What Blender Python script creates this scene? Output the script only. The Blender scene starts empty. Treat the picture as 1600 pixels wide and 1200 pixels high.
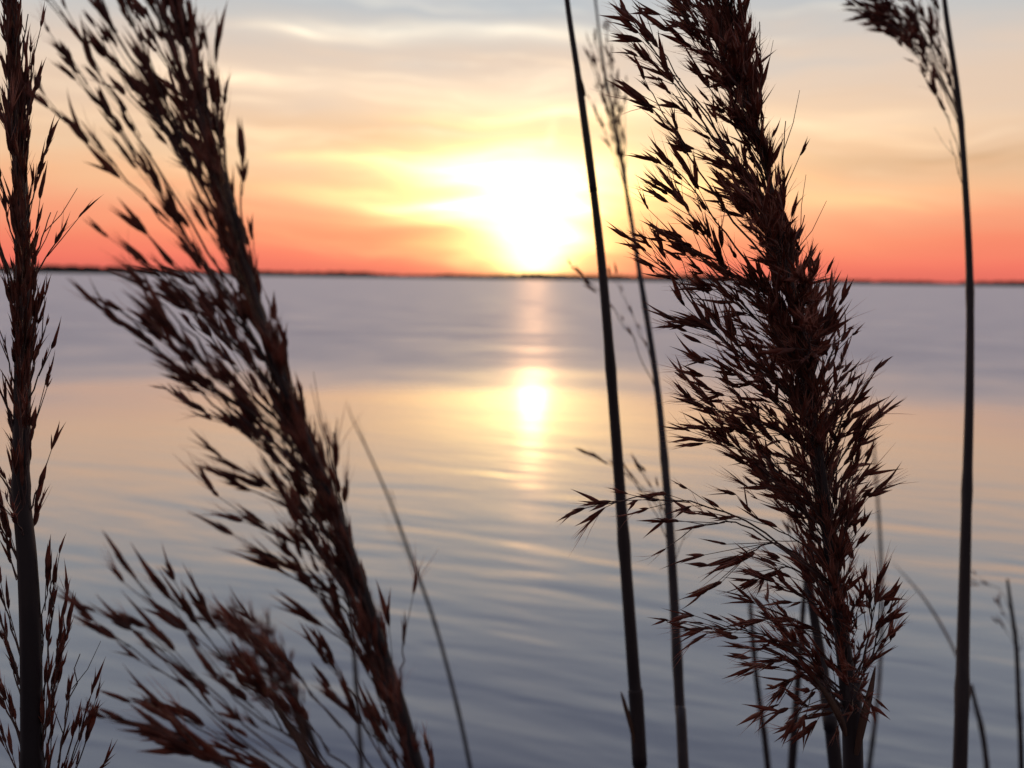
import bpy, math, random
from mathutils import Vector, Matrix

R = math.radians
SC = bpy.context.scene
COL = SC.collection
rnd = random.Random(7)

# ------------------------------------------------------------------ camera
HFOV = R(58.0)
F = 800 / math.tan(HFOV / 2)            # focal length in pixels of a 1600 px wide frame
PITCH = R(6.5)
ROLL = R(0.80)
CAM = Vector((0, 0, 1.6))
fwd = Vector((0, math.cos(PITCH), -math.sin(PITCH)))
up0 = Vector((0, math.sin(PITCH), math.cos(PITCH)))
rt0 = Vector((1, 0, 0))
rt = rt0 * math.cos(ROLL) + up0 * math.sin(ROLL)
up = up0 * math.cos(ROLL) - rt0 * math.sin(ROLL)
cd = bpy.data.cameras.new('camera')
cd.sensor_width = 36
cd.lens = 18 / math.tan(HFOV / 2)
cd.clip_start = 0.02
cd.clip_end = 30000
cd.dof.use_dof = True
cd.dof.focus_distance = 0.37
cd.dof.aperture_fstop = cd.lens / 3.1    # a 3.1 mm opening, like a phone's
cam = bpy.data.objects.new('camera', cd)
COL.objects.link(cam)
m = Matrix((rt, up, -fwd)).transposed().to_4x4()
m.translation = CAM
cam.matrix_world = m
SC.camera = cam

# ------------------------------------------------------------------ world, sun, exposure
SUN_AZ, SUN_EL = R(1.3), R(3.6)
world = bpy.data.worlds.new('World')
SC.world = world
world.use_nodes = True
W = world.node_tree


class NT:
    """small helper for writing node trees"""
    def __init__(s, tree):
        s.t = tree
        tree.nodes.clear()

    def n(s, typ, **kw):
        nd = s.t.nodes.new(typ)
        for k, v in kw.items():
            setattr(nd, k, v)
        return nd

    def put(s, sock, v):
        if isinstance(v, bpy.types.NodeSocket):
            s.t.links.new(v, sock)
        else:
            sock.default_value = v

    def m(s, op, a, b=0.0, c=0.0, clamp=False):
        nd = s.n('ShaderNodeMath', operation=op, use_clamp=clamp)
        s.put(nd.inputs[0], a)
        s.put(nd.inputs[1], b)
        s.put(nd.inputs[2], c)
        return nd.outputs[0]

    def vec(s, x, y, z):
        nd = s.n('ShaderNodeCombineXYZ')
        for i, v in enumerate((x, y, z)):
            s.put(nd.inputs[i], v)
        return nd.outputs[0]

    def vm(s, op, a, b):
        nd = s.n('ShaderNodeVectorMath', operation=op)
        s.put(nd.inputs[0], a)
        s.put(nd.inputs[1], b)
        return nd.outputs[0]

    def noise(s, v, scale, detail=2.0, rough=0.5, dist=0.0):
        nd = s.n('ShaderNodeTexNoise')
        s.put(nd.inputs['Vector'], v)
        nd.inputs['Scale'].default_value = scale
        nd.inputs['Detail'].default_value = detail
        nd.inputs['Roughness'].default_value = rough
        nd.inputs['Distortion'].default_value = dist
        return nd.outputs[0]

    def ramp(s, f, stops, interp='LINEAR'):
        nd = s.n('ShaderNodeValToRGB')
        cr = nd.color_ramp
        cr.interpolation = interp
        while len(cr.elements) < len(stops):
            cr.elements.new(0.5)
        for e, (p, c) in zip(cr.elements, stops):
            e.position = p
            e.color = (c if len(c) == 4 else (*c, 1))
        s.put(nd.inputs[0], f)
        return nd.outputs[0]

    def smooth(s, v, a, b):
        nd = s.n('ShaderNodeMapRange', interpolation_type='SMOOTHSTEP')
        s.put(nd.inputs[0], v)
        nd.inputs[1].default_value = a
        nd.inputs[2].default_value = b
        return nd.outputs[0]

    def mix(s, f, a, b, blend='MIX'):
        nd = s.n('ShaderNodeMix', data_type='RGBA', blend_type=blend)
        s.put(nd.inputs[0], f)
        s.put(nd.inputs[6], a if isinstance(a, bpy.types.NodeSocket) else (*a, 1))
        s.put(nd.inputs[7], b if isinstance(b, bpy.types.NodeSocket) else (*b, 1))
        return nd.outputs[2]

    def scale(s, col, f):
        nd = s.n('ShaderNodeVectorMath', operation='SCALE')
        s.put(nd.inputs[0], col)
        s.put(nd.inputs[3], f)
        return nd.outputs[0]


def build_world():
    k = NT(W)
    D = 180 / math.pi
    tc = k.n('ShaderNodeTexCoord')
    sep = k.n('ShaderNodeSeparateXYZ')
    k.put(sep.inputs[0], tc.outputs['Generated'])
    x, y, z = sep.outputs
    el = k.m('MULTIPLY', k.m('ARCSINE', z), D)
    el = k.m('ABSOLUTE', el)
    az = k.m('MULTIPLY', k.m('ARCTAN2', x, y), D)
    # cloud bands: noise stretched sideways
    wob = k.m('SUBTRACT', k.noise(k.vec(k.m('MULTIPLY', az, 0.10), k.m('MULTIPLY', el, 0.16), 3.1), 1.0, 2), 0.5)
    cl_el = k.m('ADD', el, k.m('ADD', k.m('MULTIPLY', wob, 3.2), k.m('MULTIPLY', az, 0.035)))
    n1 = k.noise(k.vec(k.m('MULTIPLY', az, 0.055), k.m('MULTIPLY', cl_el, 0.42), 0.7), 1.0, 4, 0.55)
    n2 = k.noise(k.vec(k.m('MULTIPLY', az, 0.085), k.m('MULTIPLY', cl_el, 0.95), 7.3), 1.0, 5, 0.55, 0.3)
    d1 = k.m('SUBTRACT', n1, 0.5)
    d2 = k.m('SUBTRACT', n2, 0.5)
    lim = k.smooth(el, 0.0, 6.0)
    amp = k.m('ADD', 1.5, k.m('MULTIPLY', lim, 4.0))
    el2 = k.m('ADD', el, k.m('MULTIPLY', d1, amp))
    base = k.ramp(k.m('DIVIDE', el2, 45.0), [
        (0.000, (.84, .160, .130)),
        (0.020, (.98, .205, .145)),
        (0.050, (1.0, .275, .165)),
        (0.085, (1.0, .390, .225)),
        (0.120, (.98, .530, .300)),
        (0.165, (.93, .610, .385)),
        (0.215, (.88, .640, .465)),
        (0.270, (.80, .650, .540)),
        (0.320, (.63, .615, .600)),
        (0.390, (.47, .560, .640)),
        (0.550, (.40, .475, .595)),
        (0.750, (.28, .345, .490)),
        (1.000, (.19, .235, .380)),
    ])
    # glow round the sun, its rim broken up by the same cloud bands
    sa, se = SUN_AZ * D, SUN_EL * D
    dx = k.m('SUBTRACT', az, sa)

    def gauss(sx, sy, nz, ce=se, wid=None):
        ax = k.m('ABSOLUTE', dx)
        if wid is not None:
            ax = k.m('DIVIDE', ax, wid)
        q = k.m('ADD', k.m('POWER', k.m('DIVIDE', ax, sx), 2.0),
                k.m('POWER', k.m('DIVIDE', k.m('ABSOLUTE', k.m('SUBTRACT', el, ce)), sy), 2.0))
        q = k.m('ADD', q, k.m('MULTIPLY', k.m('ADD', d2, k.m('MULTIPLY', d1, 0.6)), nz))
        return k.m('EXPONENT', k.m('MULTIPLY', q, -1.0))
    taper = k.m('ADD', 0.5, k.m('MULTIPLY', k.smooth(el, 0.0, 3.2), 0.5))
    core = k.scale(k.vec(1.0, .86, .52), k.m('MULTIPLY', gauss(2.4, 2.0, 4.2, se, taper), 2.4))
    mid = k.scale(k.vec(1.0, .74, .20), k.m('MULTIPLY', gauss(7.0, 2.9, 5.0, 4.8), 0.80))
    rim = k.scale(k.vec(1.0, .80, .26), k.m('MULTIPLY', gauss(4.6, 3.0, 3.8, 4.6), 1.45))
    shelf = k.scale(k.vec(1.0, .80, .28), k.m('MULTIPLY', gauss(5.6, 1.3, 3.2, 6.3), .95))
    low = k.scale(k.vec(1.0, .74, .26), k.m('ADD', k.m('MULTIPLY', gauss(2.9, 2.3, 1.2, 1.6, taper), 2.5), k.m('MULTIPLY', gauss(4.6, 1.5, 2.0, 1.6), .55)))
    wide = k.scale(k.vec(1.0, .66, .25), k.m('MULTIPLY', gauss(17, 5.0, 4.0, 5.5), 0.22))

    # single lit cloud bars: azimuth, elevation, half width, half height (degrees), brightness, colour
    def bar(a, e, sx, sy, amp, col, tilt=0.0):
        ex = k.m('SUBTRACT', az, a)
        ey = k.m('SUBTRACT', k.m('ADD', el, k.m('MULTIPLY', wob, 1.1)), k.m('ADD', e, k.m('MULTIPLY', ex, tilt)))
        q = k.m('ADD', k.m('POWER', k.m('DIVIDE', k.m('ABSOLUTE', ex), sx), 2.0), k.m('POWER', k.m('DIVIDE', k.m('ABSOLUTE', ey), sy), 2.0))
        q = k.m('ADD', q, k.m('MULTIPLY', d2, 5.0))
        return k.scale(k.vec(*col), k.m('MULTIPLY', k.m('EXPONENT', k.m('MULTIPLY', q, -1.0)), amp))
    bars = [
        bar(-4.5, 6.9, 8.0, .50, .45, (1, .80, .25), -.01),
        bar(0.6, 6.6, 4.2, .7, 1.6, (1, .88, .50)),
        bar(-3.5, 4.1, 4.0, .6, 1.3, (1, .85, .35)),
        bar(-9.0, 4.9, 6.0, .5, .30, (1, .75, .25)),
        bar(1.5, 14.2, 6.0, .45, .30, (1, .85, .55), -.03),
        bar(-10.5, 13.9, 5.0, .5, .24, (1, .85, .55)),
        bar(0.0, 10.4, 9.0, .9, .26, (1, .85, .50), -.06),
        bar(-18, 11.3, 7.0, .6, .20, (1, .80, .50), -.05),
        bar(2.2, 8.8, .35, .75, .22, (1, .85, .45), 1.2),
        bar(-8.5, 16.2, 3.0, .35, .13, (1, .68, .55), -.1),
        bar(-13.5, 16.6, 2.0, .3, .13, (1, .68, .55), -.1),
        bar(17, 8.9, 7.0, .6, .22, (1, .75, .35), -.02),
        bar(19, 4.6, 5.5, .7, .22, (1, .70, .25)),
        bar(24, 6.7, 8.0, .8, -.10, (1, .80, .60)),
        bar(-8, 8.6, 9.0, .8, -.07, (.8, .80, .80)),
    ]
    # thin lit cloud streaks higher up
    st = k.smooth(k.m('ADD', n2, k.m('MULTIPLY', d1, 0.35)), 0.52, 0.76)
    band = k.m('MULTIPLY', k.smooth(el, 3.0, 6.0), k.smooth(el, 20.0, 12.0))
    near = k.m('ADD', 0.25, k.m('MULTIPLY', k.smooth(k.m('ABSOLUTE', dx), 30.0, 2.0), 0.75))
    streak = k.scale(k.vec(1.0, .80, .46), k.m('MULTIPLY', k.m('MULTIPLY', st, k.m('MULTIPLY', band, near)), 0.40))
    # away from the sunset the sky dims to dusk blue
    ang = k.m('MULTIPLY', k.m('ARCCOSINE', k.m('ADD', k.m('MULTIPLY', x, math.sin(SUN_AZ)), k.m('MULTIPLY', y, math.cos(SUN_AZ)))), D)
    dusk = k.smooth(ang, 38.0, 115.0)
    sky = k.mix(dusk, base, (.215, .170, .185))
    for add in [wide, mid, rim, low, shelf, core, streak] + bars:
        sky = k.vm('ADD', sky, add)
    nis = k.n('ShaderNodeTexSky', sky_type='NISHITA', sun_disc=False)
    nis.sun_elevation = SUN_EL
    nis.sun_rotation = SUN_AZ
    nis.dust_density = 3.0
    b1 = k.n('ShaderNodeBackground')
    k.put(b1.inputs[0], nis.outputs[0])
    b1.inputs[1].default_value = 0.05
    b2 = k.n('ShaderNodeBackground')
    k.put(b2.inputs[0], sky)
    b2.inputs[1].default_value = 1.0
    ms = k.n('ShaderNodeMixShader')
    ms.inputs[0].default_value = 0.9
    k.put(ms.inputs[1], b1.outputs[0])
    k.put(ms.inputs[2], b2.outputs[0])
    out = k.n('ShaderNodeOutputWorld')
    k.put(out.inputs[0], ms.outputs[0])


build_world()
world.cycles.sampling_method = 'MANUAL'
world.cycles.sample_map_resolution = 2048

sd = bpy.data.lights.new('sun', 'SUN')
sd.energy = 0.08
sd.angle = R(1.5)                         # the disc is veiled by cloud
sd.color = (1.0, .52, .25)
sun = bpy.data.objects.new('sun', sd)
COL.objects.link(sun)
sdir = Vector((math.sin(SUN_AZ) * math.cos(SUN_EL), math.cos(SUN_AZ) * math.cos(SUN_EL), math.sin(SUN_EL)))
sun.rotation_euler = sdir.to_track_quat('Z', 'Y').to_euler()
sun.location = (20, 40, 30)

SC.view_settings.view_transform = 'Standard'
SC.view_settings.look = 'None'
SC.view_settings.exposure = 0.0
SC.view_settings.gamma = 1.0
SC.cycles.max_bounces = 6
SC.cycles.transparent_max_bounces = 8


# ------------------------------------------------------------------ materials
def mat(name):
    mt = bpy.data.materials.new(name)
    mt.use_nodes = True
    return mt, NT(mt.node_tree)


def finish(k, shader):
    o = k.n('ShaderNodeOutputMaterial')
    k.put(o.inputs[0], shader)


def plant_mat(name, c1, c2, scale, rough, trans, tcol, stretch=(1, 1, 1)):
    mt, k = mat(name)
    tc = k.n('ShaderNodeTexCoord')
    v = k.vm('MULTIPLY', tc.outputs['Object'], stretch)
    n = k.noise(v, scale, 3, 0.6)
    c = k.mix(k.smooth(n, 0.33, 0.67), c1, c2)
    p = k.n('ShaderNodeBsdfPrincipled')
    k.put(p.inputs['Base Color'], c)
    p.inputs['Roughness'].default_value = rough
    p.inputs['Specular IOR Level'].default_value = 0.35
    if trans:
        t = k.n('ShaderNodeBsdfTranslucent')
        t.inputs[0].default_value = (*tcol, 1)
        mx = k.n('ShaderNodeMixShader')
        mx.inputs[0].default_value = trans
        k.put(mx.inputs[1], p.outputs[0])
        k.put(mx.inputs[2], t.outputs[0])
        finish(k, mx.outputs[0])
    else:
        finish(k, p.outputs[0])
    return mt


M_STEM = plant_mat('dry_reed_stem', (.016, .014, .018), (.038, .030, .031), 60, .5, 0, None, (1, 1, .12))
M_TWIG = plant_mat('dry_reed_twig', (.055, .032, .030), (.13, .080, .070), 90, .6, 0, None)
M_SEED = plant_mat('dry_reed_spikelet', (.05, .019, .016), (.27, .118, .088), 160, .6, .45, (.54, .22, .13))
M_HAIR = plant_mat('dry_reed_hair', (.30, .20, .17), (.40, .27, .23), 80, .6, .6, (.90, .55, .45))
M_LEAF = plant_mat('dry_reed_leaf', (.07, .045, .035), (.15, .09, .06), 70, .6, .25, (.30, .14, .08), (1, 1, .15))


def water_mat():
    mt, k = mat('lake_water')
    geo = k.n('ShaderNodeNewGeometry')
    sep = k.n('ShaderNodeSeparateXYZ')
    k.put(sep.inputs[0], geo.outputs['Position'])
    X, Y, Z = sep.outputs
    dist = k.m('SQRT', k.m('ADD', k.m('MULTIPLY', X, X), k.m('MULTIPLY', Y, Y)))
    # crests run almost straight across, a little down to the right
    a = R(-22)
    u = k.m('ADD', k.m('MULTIPLY', X, math.cos(a)), k.m('MULTIPLY', Y, math.sin(a)))
    v = k.m('SUBTRACT', k.m('MULTIPLY', Y, math.cos(a)), k.m('MULTIPLY', X, math.sin(a)))
    swell = k.noise(k.vec(k.m('MULTIPLY', u, 0.40), k.m('MULTIPLY', v, 1.5), 0.0), 1.0, 2, 0.5, 0.6)
    ripple = k.noise(k.vec(k.m('MULTIPLY', u, 1.3), k.m('MULTIPLY', v, 4.5), 4.0), 1.0, 2, 0.5, 0.4)
    fine = k.noise(k.vec(k.m('MULTIPLY', u, 6.0), k.m('MULTIPLY', v, 15.0), 9.0), 1.0, 2, 0.5)
    patch = k.noise(k.vec(k.m('MULTIPLY', X, 0.12), k.m('MULTIPLY', Y, 0.30), 1.0), 1.0, 5)
    streaks = k.noise(k.vec(k.m('MULTIPLY', X, 0.30), k.m('MULTIPLY', Y, 0.40), 5.0), 1.0, 5, 0.7)
    inv = k.m('DIVIDE', 1.0, k.m('MAXIMUM', dist, 0.5))
    ruffled = k.smooth(k.m('ADD', inv, k.m('MULTIPLY', k.m('SUBTRACT', patch, .5), 0.040)), 0.106, 0.040)
    calm = k.m('SUBTRACT', 1.0, k.m('MULTIPLY', ruffled, 0.6))
    h = k.m('ADD', k.m('MULTIPLY', swell, 0.024), k.m('MULTIPLY', ripple, 0.0085))
    h = k.m('MULTIPLY', h, calm)
    h = k.m('MULTIPLY', h, k.m('ADD', 0.22, k.m('MULTIPLY', k.smooth(dist, 11.0, 4.0), 0.62)))
    h = k.m('ADD', h, k.m('MULTIPLY', fine, 0.0008))
    bp = k.n('ShaderNodeBump')
    bp.inputs['Strength'].default_value = 1.0
    bp.inputs['Distance'].default_value = 1.0
    k.put(bp.inputs['Height'], h)
    lw = k.n('ShaderNodeLayerWeight')
    lw.inputs[0].default_value = 0.5
    k.put(lw.inputs['Normal'], bp.outputs[0])
    fac = k.m('POWER', lw.outputs['Facing'], 1.8)
    fac = k.m('MULTIPLY', fac, 0.96)
    gl = k.n('ShaderNodeBsdfGlossy', distribution='MULTI_GGX')
    k.put(gl.inputs['Color'], k.mix(ruffled, (1.0, .93, .88), (.97, .90, .87)))
    k.put(gl.inputs['Roughness'], k.m('ADD', 0.16, k.m('MULTIPLY', k.m('POWER', ruffled, 1.5), k.m('ADD', 0.04, k.m('MULTIPLY', streaks, 0.62)))))
    k.put(gl.inputs['Normal'], bp.outputs[0])
    df = k.n('ShaderNodeBsdfDiffuse')
    df.inputs[0].default_value = (.026, .033, .088, 1)
    mx = k.n('ShaderNodeMixShader')
    k.put(mx.inputs[0], fac)
    k.put(mx.inputs[1], df.outputs[0])
    k.put(mx.inputs[2], gl.outputs[0])
    finish(k, mx.outputs[0])
    return mt


def plain_mat(name, c1, c2, scale):
    mt, k = mat(name)
    tc = k.n('ShaderNodeTexCoord')
    n = k.noise(tc.outputs['Object'], scale, 4, 0.6)
    p = k.n('ShaderNodeBsdfPrincipled')
    k.put(p.inputs['Base Color'], k.mix(k.smooth(n, .35, .65), c1, c2))
    p.inputs['Roughness'].default_value = .9
    finish(k, p.outputs[0])
    return mt


M_WATER = water_mat()
M_BED = plain_mat('lake_mud', (.05, .042, .035), (.09, .075, .06), 6)
M_SHORE = plain_mat('far_shore_earth', (.03, .03, .025), (.05, .045, .035), .02)
M_WOOD = plain_mat('far_wood_foliage', (.02, .025, .018), (.04, .04, .028), .05)


# ------------------------------------------------------------------ mesh helpers
class MB:
    def __init__(s):
        s.v, s.f, s.mi, s.sm = [], [], [], []

    def add(s, vs, fs, mi=0, smooth=True):
        o = len(s.v)
        s.v += vs
        s.f += [tuple(i + o for i in f) for f in fs]
        s.mi += [mi] * len(fs)
        s.sm += [smooth] * len(fs)

    def build(s, name, mats, parent=None, origin=Vector((0, 0, 0))):
        me = bpy.data.meshes.new(name)
        me.from_pydata([tuple(p - origin) for p in s.v], [], s.f)
        for mt in mats:
            me.materials.append(mt)
        me.polygons.foreach_set('material_index', s.mi)
        me.polygons.foreach_set('use_smooth', s.sm)
        me.update()
        o = bpy.data.objects.new(name, me)
        COL.objects.link(o)
        if parent:
            o.parent = parent
        return o

    def tube(s, pts, rad, n=6, mi=0, cap=True):
        vs, fs = [], []
        t0 = (pts[1] - pts[0]).normalized()
        nx = t0.orthogonal().normalized()
        for i, p in enumerate(pts):
            a = pts[max(i - 1, 0)]
            b = pts[min(i + 1, len(pts) - 1)]
            t = (b - a).normalized()
            nx = (nx - t * nx.dot(t)).normalized()
            ny = t.cross(nx)
            for j in range(n):
                an = 2 * math.pi * j / n
                vs.append(p + (nx * math.cos(an) + ny * math.sin(an)) * rad[i])
        for i in range(len(pts) - 1):
            for j in range(n):
                fs.append((i * n + j, i * n + (j + 1) % n, (i + 1) * n + (j + 1) % n, (i + 1) * n + j))
        if cap:
            fs.append(tuple(reversed(range(n))))
            fs.append(tuple((len(pts) - 1) * n + j for j in range(n)))
        s.add(vs, fs, mi)

    def blade(s, p, d, nrm, L, w, curve, flat=.45, mi=0, prof=((0, .3), (.18, .85), (.42, 1.), (.7, .62), (.88, .25), (1, .04))):
        """a pointed, folded, bowed scale with thickness: the bract of a spikelet"""
        side = d.cross(nrm).normalized()
        vs, fs = [], []
        for t, q in prof:
            c = p + d * (L * t) + nrm * (curve * L * t * t)
            vs += [c + side * (w * q), c + nrm * (w * q * flat), c - side * (w * q), c - nrm * (w * q * flat)]
        for i in range(len(prof) - 1):
            for j in range(4):
                fs.append((i * 4 + j, i * 4 + (j + 1) % 4, (i + 1) * 4 + (j + 1) % 4, (i + 1) * 4 + j))
        s.add(vs, fs, mi)


def catmull(ps, sub):
    out = []
    for i in range(len(ps) - 1):
        p0, p1, p2, p3 = ps[max(i - 1, 0)], ps[i], ps[i + 1], ps[min(i + 2, len(ps) - 1)]
        for j in range(sub):
            t = j / sub
            out.append(.5 * ((2 * p1) + (p2 - p0) * t + (2 * p0 - 5 * p1 + 4 * p2 - p3) * t * t + (3 * p1 - p0 - 3 * p2 + p3) * t ** 3))
    out.append(ps[-1])
    return out


def P(px, py, d):
    """the point seen at (px, py) of a 1600x1200 frame, d metres ahead"""
    return CAM + (rt * (px - 800) + up * (600 - py)) * (d / F) + fwd * d


def tag(o, label=None, cat=None, group=None, kind=None):
    for key, v in (('label', label), ('category', cat), ('group', group), ('kind', kind)):
        if v:
            o[key] = v


def bed(x, y):
    """height of the ground: lake bed in front, rising to a bank behind the camera"""
    if y > 2:
        return -0.35 - min(2.5, (y - 2) * .06)
    if y > -0.6:
        return -0.35
    return -0.35 + min(0.95, (-.6 - y) * .42)


# ------------------------------------------------------------------ the setting
def build_setting():
    # ground: one sheet from the bank behind the camera out past the far shore
    xs = [-9000, -4000, -1500, -400, -100, -30, -10, -4, -2, -1, 0, 1, 2, 4, 10, 30, 100, 400, 1500, 4000, 9000]
    ys = [-400, -60, -12, -6, -4, -3.2, -2.86, -2.4, -2, -1.5, -1, -.6, 0, .5, 1, 1.5, 2, 4, 8, 20, 43.6, 100, 400, 1500, 5000, 12000]
    b = MB()
    vs = [Vector((x, y, bed(x, y) + (rnd.uniform(-.03, .03) if abs(x) < 50 and y < 1 and y > -50 else 0))) for y in ys for x in xs]
    nx = len(xs)
    fs = [(j * nx + i, j * nx + i + 1, (j + 1) * nx + i + 1, (j + 1) * nx + i) for j in range(len(ys) - 1) for i in range(nx - 1)]
    b.add(vs, fs)
    g = b.build('ground', [M_BED])
    tag(g, kind='structure')
    # the lake
    b = MB()
    xs = [-9000, -2000, -300, -40, -6, 0, 6, 40, 300, 2000, 9000]
    ys = [-1.55, 0, 2, 6, 20, 60, 200, 800, 3000, 11000]
    nx = len(xs)
    vs = [Vector((x, y, 0)) for y in ys for x in xs]
    fs = [(j * nx + i, j * nx + i + 1, (j + 1) * nx + i + 1, (j + 1) * nx + i) for j in range(len(ys) - 1) for i in range(nx - 1)]
    b.add(vs, fs)
    w = b.build('water', [M_WATER])
    tag(w, kind='structure')
    # far shore: a low bank with woods along it
    line = [(-4200, 1500), (-2600, 1560), (-1500, 1650), (-700, 1800), (0, 2050), (700, 2250), (1500, 2400), (2600, 2700), (4500, 3000)]
    cps = catmull([Vector((x, y, 0)) for x, y in line], 10)
    b = MB()
    prof = [(-20, -1), (0, .6), (60, 2.2), (220, 2.6), (300, -1)]
    n = len(prof)
    vs = []
    for c in cps:
        for dy, z in prof:
            vs.append(Vector((c.x, c.y + dy + rnd.uniform(-6, 6), z if z < 0 else z * rnd.uniform(.8, 1.2))))
    fs = [(i * n + j, (i + 1) * n + j, (i + 1) * n + j + 1, i * n + j + 1) for i in range(len(cps) - 1) for j in range(n - 1)]
    b.add(vs, fs)
    s = b.build('far_shore', [M_SHORE])
    tag(s, kind='structure')
    b = MB()
    for i in range(2600):
        t = rnd.random() * (len(cps) - 1)
        c = cps[int(t)].lerp(cps[min(int(t) + 1, len(cps) - 1)], t % 1)
        q = c.x / 260
        hh = (11.5 + 2.6 * math.sin(q * 1.3) + 1.8 * math.sin(q * 3.7 + 1) + 1.2 * math.sin(q * 8.3)) * rnd.uniform(.82, 1.08)
        x, y = c.x + rnd.uniform(-8, 8), c.y + 30 + rnd.random() ** 2 * 160
        r = rnd.uniform(7.0, 17.0)
        vs, fs = [], []
        k = 7
        for lv, (zz, rr) in enumerate(((1.2, .55), (hh * .35, 1.), (hh * .75, .72), (hh, .22))):
            for j in range(k):
                a = 2 * math.pi * (j + .5 * lv) / k
                e = rnd.uniform(.75, 1.2)
                vs.append(Vector((x + math.cos(a) * r * rr * e, y + math.sin(a) * r * rr * e, zz + rnd.uniform(-.5, .5))))
        for lv in range(3):
            for j in range(k):
                fs.append((lv * k + j, lv * k + (j + 1) % k, (lv + 1) * k + (j + 1) % k, (lv + 1) * k + j))
        fs.append(tuple(3 * k + j for j in range(k)))
        b.add(vs, fs, 0, False)
    o = b.build('distant_wood', [M_WOOD])
    tag(o, 'low dark band of woods along the far shore of the lake', 'woods', kind='stuff')


build_setting()


# ------------------------------------------------------------------ reeds
def rand_perp(d, r):
    v = Vector((r.gauss(0, 1), r.gauss(0, 1), r.gauss(0, 1)))
    v = v - d * v.dot(d)
    return v.normalized()


def spikelet(mb, p, d, L, r, hair, slim=1.0, splay=.3):
    """short glumes and a few long pointed lemmas that gape apart, with silky hairs"""
    n = r.choice((1, 2, 2, 3))
    L *= r.uniform(.8, 1.2)
    for i in range(r.choice((1, 2, 2))):
        e = (d + rand_perp(d, r) * r.uniform(.05, .3)).normalized()
        mb.blade(p, e, rand_perp(e, r), L * r.uniform(.28, .55), slim * L * r.uniform(.05, .085), r.uniform(-.05, .15))
    for i in range(n):
        sp = r.uniform(.25, 1.0) * splay if i else .04
        e = (d + rand_perp(d, r) * sp).normalized()
        q = p + d * (L * (.02 + .10 * i))
        mb.blade(q, e, rand_perp(e, r), L * r.uniform(.6, 1.05), slim * L * r.uniform(.058, .10), r.uniform(-.1, .22), r.uniform(.3, .65), 0,
                 ((0, .3), (.15, .8), (.36, 1.), (.62, .62), (.84, .22), (1, .03)))
    if r.random() < hair:
        for i in range(r.randint(3, 8)):
            e = (d + rand_perp(d, r) * r.uniform(.1, .55)).normalized()
            q = p + d * L * r.uniform(.1, .5)
            nrm = rand_perp(e, r)
            mb.blade(q, e, nrm, L * r.uniform(.5, 1.05), L * .008, r.uniform(-.25, .25), .8, 1,
                     ((0, 1), (.5, .8), (1, .15)))


def make_branch(root, origin, stem_at, base, tip, r, S, dens, ctrl=None, bare=False, hair=.3, start=.3, sl=.0115, twist=1.0, slim=1.0, out=0.0, splay=.3):
    """one side branch of a plume, from the stem out to its tip, with its twigs and seed cluster"""
    p0, tan = stem_at(base)
    L = (tip - p0).length
    outv = (tip - p0) - tan * (tip - p0).dot(tan)
    outv = outv.normalized() if outv.length > 1e-4 else tan
    c1 = p0 + tan * L * .45
    if ctrl is not None:
        c1 = ctrl
    c2 = p0.lerp(tip, .62) + tan * L * .10 + (Vector((0, 0, 0)) if ctrl is None else (ctrl - p0.lerp(tip, .5)) * .25)
    def bz(t):
        u = 1 - t
        return p0 * u ** 3 + c1 * 3 * u * u * t + c2 * 3 * u * t * t + tip * t ** 3
    N = 12
    pts = [bz(i / N) for i in range(N + 1)]
    j = .012 * L
    pts = [pts[0]] + [p + Vector((r.gauss(0, j), r.gauss(0, j), r.gauss(0, j))) * .5 for p in pts[1:-1]] + [pts[-1]]
    tw, sd_ = MB(), MB()
    tw.tube(pts, [S * (.00048 - .0003 * i / N) for i in range(N + 1)], 5)
    sl *= S
    if bare:
        for t in (.55, .8):
            q = bz(t)
            d = (bz(t + .05) - q).normalized()
            e = (d + rand_perp(d, r) * .5).normalized()
            tw.tube([q, q + e * sl * .8, q + e * sl * 1.3 + d * sl * .5], [S * .0002, S * .00016, S * .0001], 4)
    else:
        step = .0062 * S / dens
        t = start
        k = 0
        while t < .99:
            q = bz(t)
            d = (bz(min(t + .04, 1)) - bz(t - .04)).normalized()
            kk = r.choice((1, 1, 2)) if t > start + .1 else 1
            for _ in range(kk):
                e = (d + rand_perp(d, r) * r.uniform(.18, .6) * twist + outv * out * .6).normalized()
                pl = sl * r.uniform(.25, 1.1)
                mid = q + e * pl * .5 + d * pl * .08
                end = q + e * pl + d * pl * .25
                tw.tube([q, mid, end], [S * .00022, S * .00018, S * .00013], 4, cap=False)
                f = ((end - mid).normalized() * .7 + d * .3 + rand_perp(d, r) * r.uniform(.05, .5) * twist + outv * out * r.uniform(.2, 1.2)).normalized()
                spikelet(sd_, end, f, sl * r.uniform(.7, 1.25), r, hair, slim, splay)
            t += step / L * r.uniform(.7, 1.4)
            k += 1
        d = (tip - bz(.95)).normalized()
        spikelet(sd_, tip - d * sl * .4, d, sl * r.uniform(.9, 1.2), r, hair, slim, splay)
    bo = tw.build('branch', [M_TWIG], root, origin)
    if sd_.v:
        sd_.build('seed_cluster', [M_SEED, M_HAIR], bo)
        so = [c for c in bo.children][-1]
        so.data.transform(Matrix.Translation(-origin))
    return bo


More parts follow.
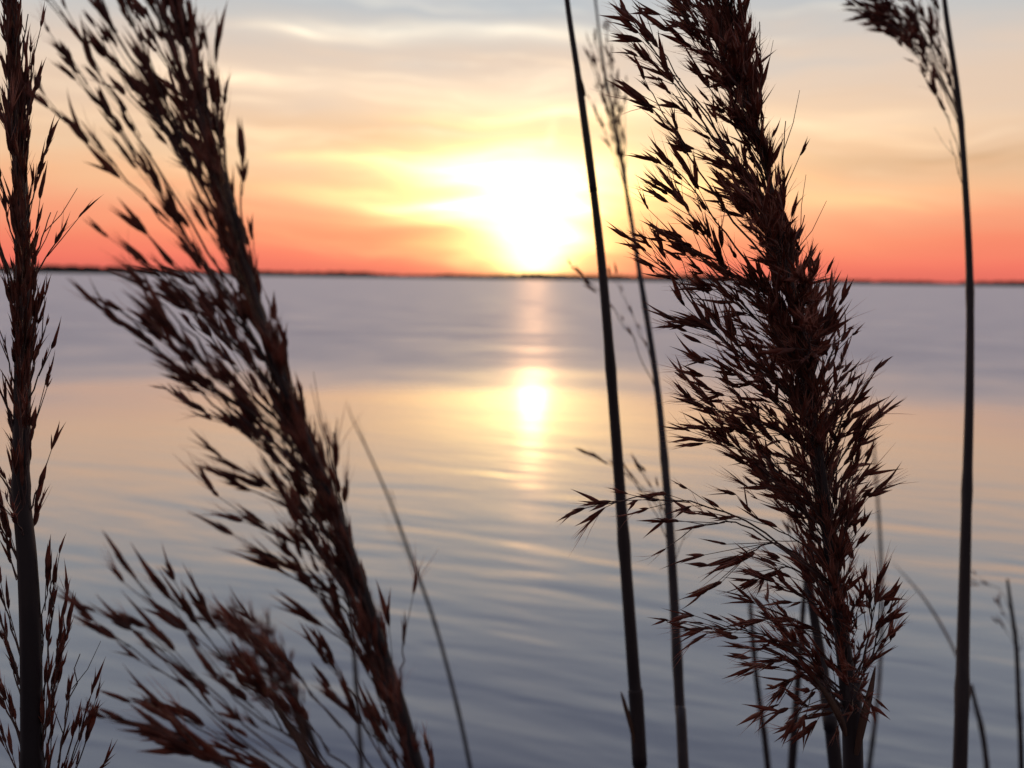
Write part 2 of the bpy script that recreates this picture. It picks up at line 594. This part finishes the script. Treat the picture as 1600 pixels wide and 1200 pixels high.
def make_reed(label, stem, tips, S=1.0, seed=1, dens=1.0, fill=0, fill_fn=None, sheath=None, hair=.3, leaf=None,
              sub=6, start=.3, sl=.0115, jit=.006, twist=1.0, slim=1.0, out=0.0, splay=.3, inset=0, fdens=1.0, squeeze=None):
    """stem: (px, py, distance, width px) from the top down; it runs on below the frame into the lake bed"""
    r = random.Random(seed)
    ps = [P(x, y, d) for x, y, d, w in stem]
    ws = [w * d / F / 2 for x, y, d, w in stem]
    ys = [y for x, y, d, w in stem]
    # below the picture: bend towards upright and run down to the bed
    last, pd = ps[-1], (ps[-1] - ps[-2]).normalized()
    drop = last.z + .37
    horiz = Vector((pd.x, pd.y, 0)) / max(.3, -pd.z)
    foot = Vector((last.x, last.y, 0)) + horiz * drop * .42
    foot.z = bed(foot.x, foot.y) - .04
    a, bz_ = last, foot
    low = []
    for t in (.25, .5, .75, 1.0):
        c = last + pd * drop * .45
        u = 1 - t
        low.append(a * u * u + c * 2 * u * t + bz_ * t * t)
    cpts = catmull(ps + low, sub)
    nsub = (len(ps) - 1) * sub
    rads = []
    wl = ws + [ws[-1] * 1.04, ws[-1] * 1.08, ws[-1] * 1.1, ws[-1] * 1.12]
    for i in range(len(cpts)):
        q = min(i / sub, len(wl) - 1.001)
        rads.append(wl[int(q)] * (1 - q % 1) + wl[int(q) + 1] * (q % 1))
    # swollen nodes every 12 to 20 cm
    acc, nxt = 0, .06
    for i in range(1, len(cpts)):
        acc += (cpts[i] - cpts[i - 1]).length
        if acc > nxt and rads[i] > .0012:
            rads[i] *= 1.14
            nxt = acc + r.uniform(.1, .18)
    root = bpy.data.objects.new('common_reed', None)
    COL.objects.link(root)
    root.empty_display_size = .05
    origin = Vector((foot.x, foot.y, foot.z))
    root.location = origin
    tag(root, label, 'reed', 'dry reeds standing at the lake edge')
    mb = MB()
    mb.tube(cpts, rads, 10)
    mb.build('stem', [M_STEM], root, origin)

    def stem_at(y):
        for i in range(len(ys) - 1):
            if ys[i] <= y <= ys[i + 1] or (i == len(ys) - 2):
                t = min(1, max(0, (y - ys[i]) / (ys[i + 1] - ys[i])))
                q = (i + t) * sub
                k0 = min(int(q), nsub - 1)
                p = cpts[k0].lerp(cpts[k0 + 1], q - k0)
                k1 = max(0, k0 - 2)
                return p, (cpts[k1] - cpts[k0 + 1]).normalized()

    def depth_at(y):
        return (stem_at(y)[0] - CAM).dot(fwd)

    for tp in tips:
        x, y, b = tp[:3]
        opt = tp[3] if len(tp) > 3 else {}
        d = depth_at(b) + opt.get('dd', r.gauss(0, jit))
        c = opt.get('c')
        if squeeze:
            x += squeeze[0] if x < lerp_tab(squeeze[2], y) else -squeeze[1]
        if inset:
            bp = stem_at(b)[0] - CAM
            bx, by = 800 + F * bp.dot(rt) / bp.dot(fwd), 600 - F * bp.dot(up) / bp.dot(fwd)
            ln = math.hypot(x - bx, y - by)
            x, y = x + (bx - x) * inset / ln, y + (by - y) * inset / ln
        make_branch(root, origin, stem_at, b, P(x, y, d), r, S * opt.get('S', 1), dens * opt.get('dens', 1),
                    ctrl=P(c[0], c[1], d) if c else None, bare=opt.get('bare', False), hair=hair,
                    start=opt.get('start', start), sl=sl * opt.get('sl', 1), twist=twist, slim=slim, out=out, splay=splay)
    for i in range(fill):
        x, y, b = fill_fn(r, i / max(1, fill - 1))
        d = depth_at(b) + r.gauss(0, jit * 2.2)
        make_branch(root, origin, stem_at, b, P(x, y, d), r, S, dens * fdens, hair=hair, start=start, sl=sl, twist=twist, slim=slim, out=out, splay=splay)
    for (y0, y1, k) in (sheath or []):
        sp = []
        n = 14
        for i in range(n + 1):
            sp.append(stem_at(y0 + (y1 - y0) * i / n)[0])
        rr = []
        for i in range(n + 1):
            yy = y0 + (y1 - y0) * i / n
            j = max(0, min(len(ys) - 2, sum(1 for q in ys if q <= yy) - 1))
            t = min(1, max(0, (yy - ys[j]) / (ys[j + 1] - ys[j])))
            rr.append((ws[j] * (1 - t) + ws[j + 1] * t) * (k if i else 1.02))
        mb = MB()
        mb.tube(sp, rr, 10)
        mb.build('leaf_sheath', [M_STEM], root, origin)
    for lf in (leaf or []):
        pts = catmull([P(*q) for q in lf['pts']], 5)
        mb = MB()
        n = len(pts)
        vs, fs = [], []
        tw = lf.get('turn', .6)
        for i, p in enumerate(pts):
            t = i / (n - 1)
            tg = (pts[min(i + 1, n - 1)] - pts[max(i - 1, 0)]).normalized()
            side = (tg.cross(fwd)).normalized()
            nrm = tg.cross(side)
            an = tw * (t - .3)
            sd2 = side * math.cos(an) + nrm * math.sin(an)
            nn = tg.cross(sd2)
            w = lf['w'] * (math.sin(math.pi * min(1, .12 + .88 * t)) ** .8 * .9 + .05) * (1 if t < 1 else .2)
            vs += [p + sd2 * w, p + nn * w * .25, p - sd2 * w, p - nn * w * .02 + nn * w * .12]
        for i in range(n - 1):
            for j in range(4):
                fs.append((i * 4 + j, i * 4 + (j + 1) % 4, (i + 1) * 4 + (j + 1) % 4, (i + 1) * 4 + j))
        mb.add(vs, fs)
        mb.build('leaf', [M_LEAF], root, origin)
    return root


# --- the big sharp plume right of the sun
G_L = [(-60, 1080), (20, 1060), (120, 1045), (250, 1060), (350, 1075), (450, 1110), (560, 1120), (650, 1150), (730, 1185), (800, 1200), (880, 1180), (960, 1200), (1040, 1210), (1090, 1240)]
G_R = [(-60, 1170), (20, 1195), (120, 1205), (250, 1235), (350, 1262), (450, 1300), (560, 1330), (650, 1360), (730, 1362), (800, 1345), (880, 1350), (960, 1390), (1040, 1385), (1090, 1370)]


G_C = [(-80, 1118), (60, 1148), (200, 1182), (330, 1212), (460, 1238), (600, 1262), (750, 1284), (900, 1303), (1030, 1320), (1120, 1330)]


def lerp_tab(tab, y):
    for (a, u), (b, v) in zip(tab, tab[1:]):
        if y <= b:
            t = max(0, (y - a) / (b - a))
            return u + (v - u) * t
    return tab[-1][1]


def g_fill(r, q):
    y = -40 + 1110 * (q + .07 * math.sin(q * 2 * math.pi)) + r.uniform(-20, 20)
    l, h = lerp_tab(G_L, y), lerp_tab(G_R, y)
    x = lerp_tab(G_C, y) + (h - l) * r.gauss(-.05, .22)
    x = min(h - 50, max(l + 20, x))
    return x, y, min(1165, y + r.uniform(90, 200))


make_reed('largest and sharpest reed, its bushy dark plume filling the picture height right of the sun',
          [(1118, -80, .374, 2), (1148, 60, .373, 4), (1182, 200, .37, 7), (1212, 330, .37, 10), (1238, 460, .37, 13), (1262, 600, .37, 15), (1284, 750, .37, 17),
           (1303, 900, .37, 20), (1320, 1030, .37, 25), (1330, 1120, .37, 30), (1333, 1200, .37, 31)],
          [(928, 8, 330, {'c': (1100, 190), 'dens': .25, 'start': .6}), (958, 22, 340, {'c': (1120, 230), 'dens': .28, 'start': .6}), (962, 66, 360, {'c': (1110, 210), 'dens': .3, 'start': .65}),
           (1042, 0, 300, {'dens': .3, 'start': .55}), (1035, 25, 330, {'dens': .3, 'start': .6}), (1055, 97, 360, {'dens': .35, 'start': .6}), (957, 105, 440, {'c': (1090, 310), 'dens': .5, 'start': .5}),
           (990, 228, 500, {'dens': .55, 'start': .5, 'c': (1120, 360)}), (1005, 280, 540, {'dens': .6, 'c': (1100, 420)}), (1008, 352, 600, {'c': (1120, 430), 'dens': .7, 'start': .45}), (1024, 145, 420, {'dens': .5, 'start': .7}),
           (945, 362, 640, {'c': (1080, 520), 'dens': .4, 'start': .75}), (984, 392, 640, {'c': (1090, 500), 'dens': .6, 'start': .5}), (1048, 487, 700, {'c': (1150, 560)}), (1080, 550, 740, {}),
           (1053, 610, 790, {'c': (1170, 700), 'dens': .9}), (1080, 672, 830, {'c': (1180, 730)}), (1135, 725, 850, {'dens': .8}), (1150, 655, 820, {}), (1095, 590, 770, {}), (1075, 430, 640, {}),
           (882, 776, 915, {'c': (1130, 770), 'dens': .6, 'start': .35, 'dd': -.006}), (1098, 866, 935, {'c': (1200, 800), 'dens': .5, 'start': .5, 'sl': 1.5}), (1150, 885, 960, {'c': (1220, 850)}), (1020, 815, 920, {'c': (1150, 790), 'dens': .5, 'start': .6}),
           (1130, 790, 930, {'dens': .6, 'start': .55}), (1038, 971, 1085, {'c': (1200, 975), 'dens': .7, 'start': .35}), (1165, 940, 1050, {'dens': .7}), (1150, 1022, 1100, {'c': (1230, 1010)}), (1175, 1055, 1110, {'c': (1240, 1020)}),
           (1205, 1085, 1130, {'c': (1260, 1050)}), (1235, 1122, 1165, {'c': (1280, 1110), 'dens': .6}), (1190, 905, 1000, {}), (1180, 985, 1080, {}),
           (1223, 8, 300, {'bare': True, 'dens': .5}), (1265, 163, 440, {'bare': True}), (1298, 310, 480, {'bare': True}), (1262, 250, 430, {'dens': .5, 'start': .7}), (1306, 420, 600, {}),
           (1335, 468, 670, {}), (1348, 505, 700, {}), (1352, 570, 730, {'dens': .8}), (1371, 604, 780, {}), (1388, 642, 820, {}), (1382, 700, 880, {}), (1380, 735, 900, {}), (1370, 775, 920, {'dens': .8}), (1352, 822, 960, {}),
           (1405, 908, 1080, {'dens': .8, 'c': (1380, 960)}), (1424, 945, 1085, {'dens': .7, 'c': (1385, 1000)}), (1402, 1005, 1110, {'dens': .8}), (1404, 1058, 1150, {'dens': .8}), (1402, 1090, 1165, {'dens': .7}), (1350, 880, 1020, {}),
           (1095, -60, 180, {}), (1125, -80, 150, {}), (1160, -60, 160, {}), (1185, 10, 230, {}), (1200, 80, 270, {}), (1085, 20, 250, {}), (1110, 60, 290, {}), (1210, 165, 360, {})],
          seed=11, dens=2.0, fill=56, fill_fn=g_fill, hair=.45, jit=.008, twist=1.3, start=.2, out=.22, splay=.55, sl=.0128, inset=26, fdens=1.5, slim=.76, squeeze=(30, 38, G_C),
          leaf=[{'pts': [(1322, 1150, .366), (1312, 1120, .36), (1295, 1090, .36), (1270, 1055, .362)], 'w': .0016},
                {'pts': [(1338, 1180, .366), (1348, 1130, .36), (1360, 1080, .36), (1368, 1040, .362)], 'w': .0018}])


# --- the leaning plume left of the middle
B_C = [(-90, 255), (90, 292), (280, 350), (470, 400), (660, 467), (830, 534), (1030, 600), (1200, 650), (1470, 730)]


def b_fill(r, q):
    y = -60 + 1180 * q + r.uniform(-20, 20)
    tabl = [(-60, 120), (100, 130), (250, 190), (400, 260), (520, 240), (650, 310), (780, 370), (900, 430), (1050, 470), (1200, 500)]
    tabr = [(-60, 260), (100, 300), (250, 335), (400, 372), (520, 405), (650, 450), (780, 500), (900, 545), (1050, 590)]
    l, h = lerp_tab(tabl, y), lerp_tab(tabr, y)
    c = lerp_tab(B_C, y)
    if q * 44 % 3 < 1:
        return c + r.gauss(4, 9), y, min(1380, y + r.uniform(200, 380))
    return c + (l + 30 - c) * r.random() ** 1.2, y, min(1440, y + r.uniform(300, 480))


make_reed('slightly blurred reed leaning left with its feathery brown plume swept to one side',
          [(255, -90, .245, 2), (272, 10, .245, 4), (292, 90, .245, 5), (322, 180, .245, 6), (350, 280, .245, 8), (378, 380, .245, 10), (400, 470, .245, 12), (430, 570, .245, 14), (467, 660, .245, 16), (500, 740, .246, 18),
           (534, 830, .247, 19), (565, 920, .248, 21), (600, 1030, .25, 23), (625, 1110, .25, 25), (650, 1200, .25, 27), (694, 1340, .25, 33), (730, 1470, .25, 34)],
          [(20, -40, 520, {'c': (230, 250)}), (45, 162, 620, {'c': (290, 350), 'dens': .25, 'start': .5}), (52, 62, 540, {'c': (230, 300)}), (95, -50, 470, {'c': (250, 200)}), (140, -40, 450, {'c': (280, 230)}),
           (175, -60, 400, {}), (225, -70, 330, {}), (330, 118, 330, {'dens': .7}), (378, 213, 440, {'dens': .5, 'start': .6}), (345, 165, 360, {'dens': .5, 'start': .7}), (268, 120, 400, {}), (200, 110, 470, {}), (120, 60, 540, {}),
           (180, 402, 640, {'c': (310, 470), 'dens': .8}), (205, 380, 640, {}), (165, 425, 700, {'c': (290, 530), 'dens': .15, 'start': .8}), (225, 440, 700, {}), (170, 508, 780, {'c': (290, 620), 'dens': .4}), (186, 495, 760, {'c': (300, 600)}), (240, 455, 730, {}),
           (240, 570, 800, {}), (255, 620, 840, {}), (300, 705, 920, {}), (305, 730, 930, {}), (345, 800, 980, {}), (368, 850, 1030, {}), (380, 870, 1050, {}), (430, 940, 1130, {'dens': .5}), (330, 650, 900, {}), (280, 560, 820, {}),
           (518, 655, 880, {'dens': .4, 'start': .6, 'bare': True}), (505, 640, 860, {'bare': True}), (632, 962, 1160, {'dens': .3, 'start': .93}), (672, 1172, 1330, {'dens': .3, 'start': .9}),
           (140, 862, 1420, {'c': (500, 1240), 'dens': .75, 'start': .45, 'sl': 1.2, 'dd': -.01}), (128, 950, 1430, {'c': (480, 1300), 'dens': .9, 'start': .45, 'sl': 1.2, 'dd': -.008}), (104, 972, 1440, {'c': (470, 1310), 'dens': .6, 'start': .5, 'sl': 1.2}),
           (236, 930, 1420, {'c': (500, 1230), 'dens': .5, 'start': .5, 'sl': 1.2}), (272, 945, 1400, {'c': (500, 1220), 'dens': .5, 'start': .6, 'sl': 1.2}), (188, 1090, 1450, {'c': (480, 1300), 'dens': .7, 'start': .4, 'sl': 1.2}), (190, 1128, 1455, {'c': (480, 1330), 'dens': .9, 'start': .4, 'sl': 1.3}),
           (215, 1140, 1460, {'c': (490, 1340), 'dens': .9, 'start': .4, 'sl': 1.2}), (342, 1036, 1430, {'c': (530, 1240), 'dens': .6, 'start': .5, 'sl': 1.2}), (350, 978, 1330, {'c': (560, 1180), 'dens': .5, 'start': .5, 'sl': 1.2}),
           (470, 1010, 1350, {'dens': .8}), (500, 1080, 1400, {'dens': .8}), (540, 1120, 1420, {'dens': .8})],
          S=.80, seed=23, dens=.78, fill=56, fill_fn=b_fill, hair=.25, jit=.006, sl=.0142, start=.42, twist=.46, slim=.72, splay=.34, inset=20, squeeze=(32, 0, B_C),
          leaf=[{'pts': [(560, 1260, .262), (500, 1200, .265), (455, 1140, .27), (425, 1090, .275)], 'w': .0014}])


# --- the tight plume at the left edge
def a_fill(r, q):
    y = -90 + 900 * q + r.uniform(-15, 15)
    c = lerp_tab([(-90, 12), (0, 18), (200, 28), (400, 36), (600, 34), (760, 30), (860, 42)], y)
    return c + r.gauss(0, 8.5), y, min(870, y + r.uniform(150, 330))


make_reed('sharp dark reed at the far left with a narrow closed plume hugging its thick stem',
          [(8, -130, .36, 9), (18, 0, .36, 16), (28, 200, .36, 20), (36, 400, .36, 23), (35, 600, .36, 25), (33, 760, .36, 26), (42, 870, .36, 30), (48, 1000, .36, 33), (50, 1200, .36, 34), (52, 1340, .36, 35), (54, 1480, .36, 35)],
          [(45, 10, 200, {'bare': True}), (50, 140, 320, {'dens': .4}), (66, 240, 450, {'dens': .5}), (62, 330, 500, {'dens': .6}), (82, 320, 520, {'bare': True}), (101, 350, 520, {'dens': .5, 'start': .7, 'sl': 1.2}), (62, 460, 640, {'bare': True}), (76, 545, 700, {'dens': .5, 'start': .75}),
           (68, 515, 700, {'dens': .4}), (73, 725, 860, {'dens': .3, 'start': .85, 'sl': 1.3}), (60, 790, 900, {'dens': .5}), (58, 640, 820, {'dens': .4}), (52, 80, 300, {'dens': .5}),
           (-12, 130, 340, {}), (-16, 240, 440, {}), (2, 300, 480, {'dens': .6}), (-12, 350, 540, {}), (5, 400, 560, {'dens': .5}), (-20, 560, 740, {}), (4, 520, 700, {'dens': .6}), (4, 600, 780, {'dens': .7}), (-22, 700, 860, {}), (-12, 800, 960, {}), (6, 810, 980, {'dens': .6}),
           (-16, 880, 1150, {}), (8, 830, 1080, {'dens': .8}), (-4, 950, 1190, {'dens': .8}), (10, 1000, 1210, {'dens': .8}), (-20, 1040, 1260, {}), (12, 1080, 1300, {'dens': .7}), (0, 1130, 1350, {}),
           (106, 912, 1330, {'c': (78, 1160), 'dens': .7}), (86, 882, 1310, {'c': (72, 1120), 'dens': .8}), (76, 892, 1290, {'dens': .6}), (128, 1010, 1380, {'c': (98, 1200), 'bare': True}), (141, 1085, 1400, {'c': (105, 1230), 'dens': .7}), (149, 1105, 1420, {'c': (110, 1260), 'dens': .7}),
           (100, 990, 1350, {'dens': .9}), (175, 1178, 1440, {'c': (130, 1280), 'dens': .5, 'start': .7}), (112, 1060, 1400, {'dens': .9}), (90, 1040, 1380, {'dens': .8}), (122, 1120, 1420, {'dens': .9}), (85, 1120, 1430, {'dens': .7})],
          seed=37, dens=.8, fill=72, fill_fn=a_fill, hair=.05, jit=.004, twist=.34, start=.45, sl=.0125, slim=.66, splay=.16, inset=12)

# --- plain stems and the smaller reeds behind
make_reed('tall bare reed stem crossing the right edge of the sun',
          [(868, -240, .6, 5.2), (876, -120, .6, 6.9), (886, 0, .6, 8.6), (905, 130, .6, 10.3), (925, 280, .6, 12.0), (942, 430, .6, 14.6), (960, 650, .6, 17.2), (975, 850, .6, 18.9), (990, 1050, .6, 20.6), (1000, 1200, .6, 21.5)],
          [(800, -420, -180, {}), (840, -460, -190, {}), (790, -360, -140, {}), (880, -480, -200, {}), (900, -420, -160, {}), (830, -330, -120, {})],
          seed=41, sheath=[(1108, 1198, 1.13), (122, 300, 1.1)], start=.2,
          leaf=[{'pts': [(994, 1175, .597), (986, 1135, .595), (976, 1100, .594), (970, 1080, .592)], 'w': .0016},
                {'pts': [(914, 150, .597), (908, 128, .595), (900, 108, .594)], 'w': .0012}])
make_reed('thin blurred reed between the sun and the big plume, with two wispy side sprays',
          [(918, -120, 1.0, 2.6), (928, -20, 1.0, 3.4), (943, 100, .97, 4.3), (962, 200, .93, 5.2), (984, 330, .88, 6.9), (1000, 430, .83, 8.6), (1025, 590, .77, 10.3), (1040, 740, .72, 12.9), (1050, 880, .68, 14.6), (1062, 1100, .63, 16.3), (1068, 1200, .6, 17.2)],
          [(930, 55, 270, {'dens': .5}), (924, 100, 290, {'dens': .5}), (930, 170, 330, {'dens': .4}), (955, 85, 300, {'dens': .7}), (978, 150, 330, {'dens': .5}), (948, 60, 280, {'dens': .6}), (918, 60, 270, {'dens': .4}), (965, 120, 320, {'dens': .6}),
           (938, 130, 310, {'dens': .6}), (905, 425, 625, {'c': (985, 500), 'dens': .55, 'dd': .03}), (968, 450, 610, {'dens': .35, 'dd': .03}), (930, 712, 860, {'c': (1005, 745), 'dens': .5, 'dd': .03}), (995, 725, 850, {'dens': .7, 'dd': .03}),
           (985, 740, 860, {'dens': .5, 'dd': .03}), (1072, 830, 920, {'bare': True})],
          seed=43, dens=1.1, hair=.3, sl=.011, start=.3, S=1.0, twist=.6, jit=.02)
make_reed('tall slender reed near the right edge, its nodding plume at the top of the picture',
          [(1462, -150, .75, 3.4), (1470, -60, .74, 6.0), (1478, 20, .73, 7.7), (1497, 150, .71, 8.6), (1507, 270, .69, 9.5), (1515, 430, .67, 11.2), (1515, 600, .65, 12.9), (1510, 800, .63, 15.5), (1505, 1000, .62, 18.9), (1500, 1200, .6, 21.5)],
          [(1340, 4, 190, {'c': (1450, 50)}), (1350, -25, 170, {'c': (1450, 10)}), (1378, 30, 200, {'c': (1455, 70)}), (1385, 5, 180, {}), (1400, 48, 210, {'c': (1462, 90)}), (1418, 62, 220, {}), (1430, 30, 200, {}), (1450, 40, 200, {}), (1405, -30, 160, {}), (1440, -40, 140, {}),
           (1415, 10, 190, {}), (1365, 15, 195, {'c': (1452, 60)}), (1455, 115, 310, {'dens': .35, 'start': .6}), (1480, 200, 360, {'bare': True}), (1482, 110, 260, {'dens': .3, 'start': .8}), (1470, -120, 30, {}), (1445, -130, 20, {})],
          seed=47, dens=2.3, hair=.7, sl=.0145, start=.62, jit=.02, twist=.9, inset=18)
make_reed('faint thin reed alone on the water just right of the leaning plume',
          [(543, 632, 1.55, 1.0), (553, 660, 1.55, 2.0), (575, 705, 1.55, 3.0), (608, 780, 1.55, 4.0), (640, 865, 1.55, 5.0), (675, 960, 1.55, 5.4), (706, 1070, 1.5, 5.9), (735, 1200, 1.5, 6.5)],
          [(590, 790, 900, {'bare': True}), (612, 770, 890, {'dens': .2, 'start': .8}), (600, 820, 910, {'bare': True}), (556, 650, 740, {'bare': True})], seed=53, dens=.6, start=.5)
make_reed('very faint reed tip just beside the leaning plume stem',
          [(500, 660, 2.0, 2.1), (510, 690, 2.0, 3.5), (522, 740, 2.0, 4.9), (532, 800, 2.0, 5.6), (540, 880, 2.0, 6.3), (552, 1000, 2.0, 7.0), (565, 1200, 1.9, 7.7)],
          [(520, 690, 800, {'dens': .4}), (505, 705, 810, {'dens': .4})], seed=59, dens=.6, start=.4)
make_reed('small fuzzy reed plume in the bottom left, out of focus behind the leaning plume',
          [(392, 985, 1.4, 4), (418, 1020, 1.4, 6), (450, 1075, 1.4, 8), (480, 1135, 1.4, 10), (500, 1200, 1.4, 11), (512, 1260, 1.4, 12)],
          [(343, 965, 1080, {'c': (410, 985)}), (352, 975, 1090, {'c': (410, 1000)}), (378, 975, 1090, {}), (372, 1035, 1140, {'c': (425, 1040)}), (385, 1060, 1150, {}), (400, 1010, 1110, {}), (412, 985, 1100, {}), (425, 1045, 1150, {}), (410, 1090, 1180, {}), (440, 1100, 1200, {}), (450, 1050, 1170, {}),
           (390, 1030, 1130, {}), (430, 1010, 1120, {})],
          seed=61, dens=1.3, hair=1.0, sl=.024, start=.3, jit=.02,
          leaf=[{'pts': [(505, 1250, 1.39), (480, 1190, 1.38), (470, 1130, 1.37), (455, 1090, 1.36)], 'w': .007}])
make_reed('short broken reed stem left of the big plume base',
          [(1172, 932, 1.2, 5.1), (1175, 980, 1.2, 7.6), (1181, 1050, 1.2, 8.5), (1190, 1120, 1.2, 9.3), (1200, 1200, 1.2, 10.2)], [(1168, 945, 1040, {'bare': True})], seed=67)
make_reed('reed stem tilting left and passing behind the big plume base on its left side',
          [(1262, 860, 1.0, 6.0), (1255, 950, 1.0, 7.6), (1247, 1060, 1.0, 10.2), (1237, 1200, 1.0, 12.8)], [(1268, 800, 960, {'dens': .4})], seed=71)
make_reed('thick reed stem pressed close behind the big plume base',
          [(1262, 900, .62, 12), (1278, 1000, .62, 16), (1290, 1080, .61, 20), (1298, 1140, .6, 22), (1306, 1200, .6, 23)], [(1250, 860, 960, {'dens': .4})], seed=73)
make_reed('pale blurred reed stem rising behind the right side of the big plume',
          [(1364, 680, 2.2, 2.4), (1370, 760, 2.2, 4.2), (1376, 860, 2.1, 5.4), (1378, 960, 2.0, 5.4), (1374, 1060, 1.9, 6.0), (1367, 1130, 1.8, 7.2), (1358, 1200, 1.8, 7.8)], [(1360, 700, 820, {'bare': True})], seed=79)
make_reed('small reed with a long limp leaf drooping up left, beside the tall right reed',
          [(1518, 1070, 1.3, 4.5), (1524, 1100, 1.3, 6.8), (1533, 1135, 1.3, 8.2), (1540, 1180, 1.3, 8.2), (1544, 1240, 1.3, 9.0)], [(1512, 1060, 1120, {'dens': .5}), (1508, 1100, 1140, {'bare': True})], seed=83,
          leaf=[{'pts': [(1526, 1110, 1.3), (1505, 1050, 1.4), (1478, 990, 1.5), (1440, 930, 1.6), (1392, 876, 1.7)], 'w': .0048, 'turn': .9}])
make_reed('blurred reed at the right edge with a small drooping top',
          [(1574, 905, 1.15, 3.6), (1580, 950, 1.15, 5.8), (1588, 1010, 1.15, 6.5), (1592, 1100, 1.15, 7.2), (1596, 1200, 1.15, 7.9)],
          [(1535, 910, 990, {'c': (1570, 905), 'dens': .5, 'start': .55}), (1562, 945, 1010, {'dens': .4, 'start': .6}), (1566, 975, 1030, {'dens': .4, 'start': .6}), (1598, 990, 1060, {'bare': True})], seed=89, sl=.014)
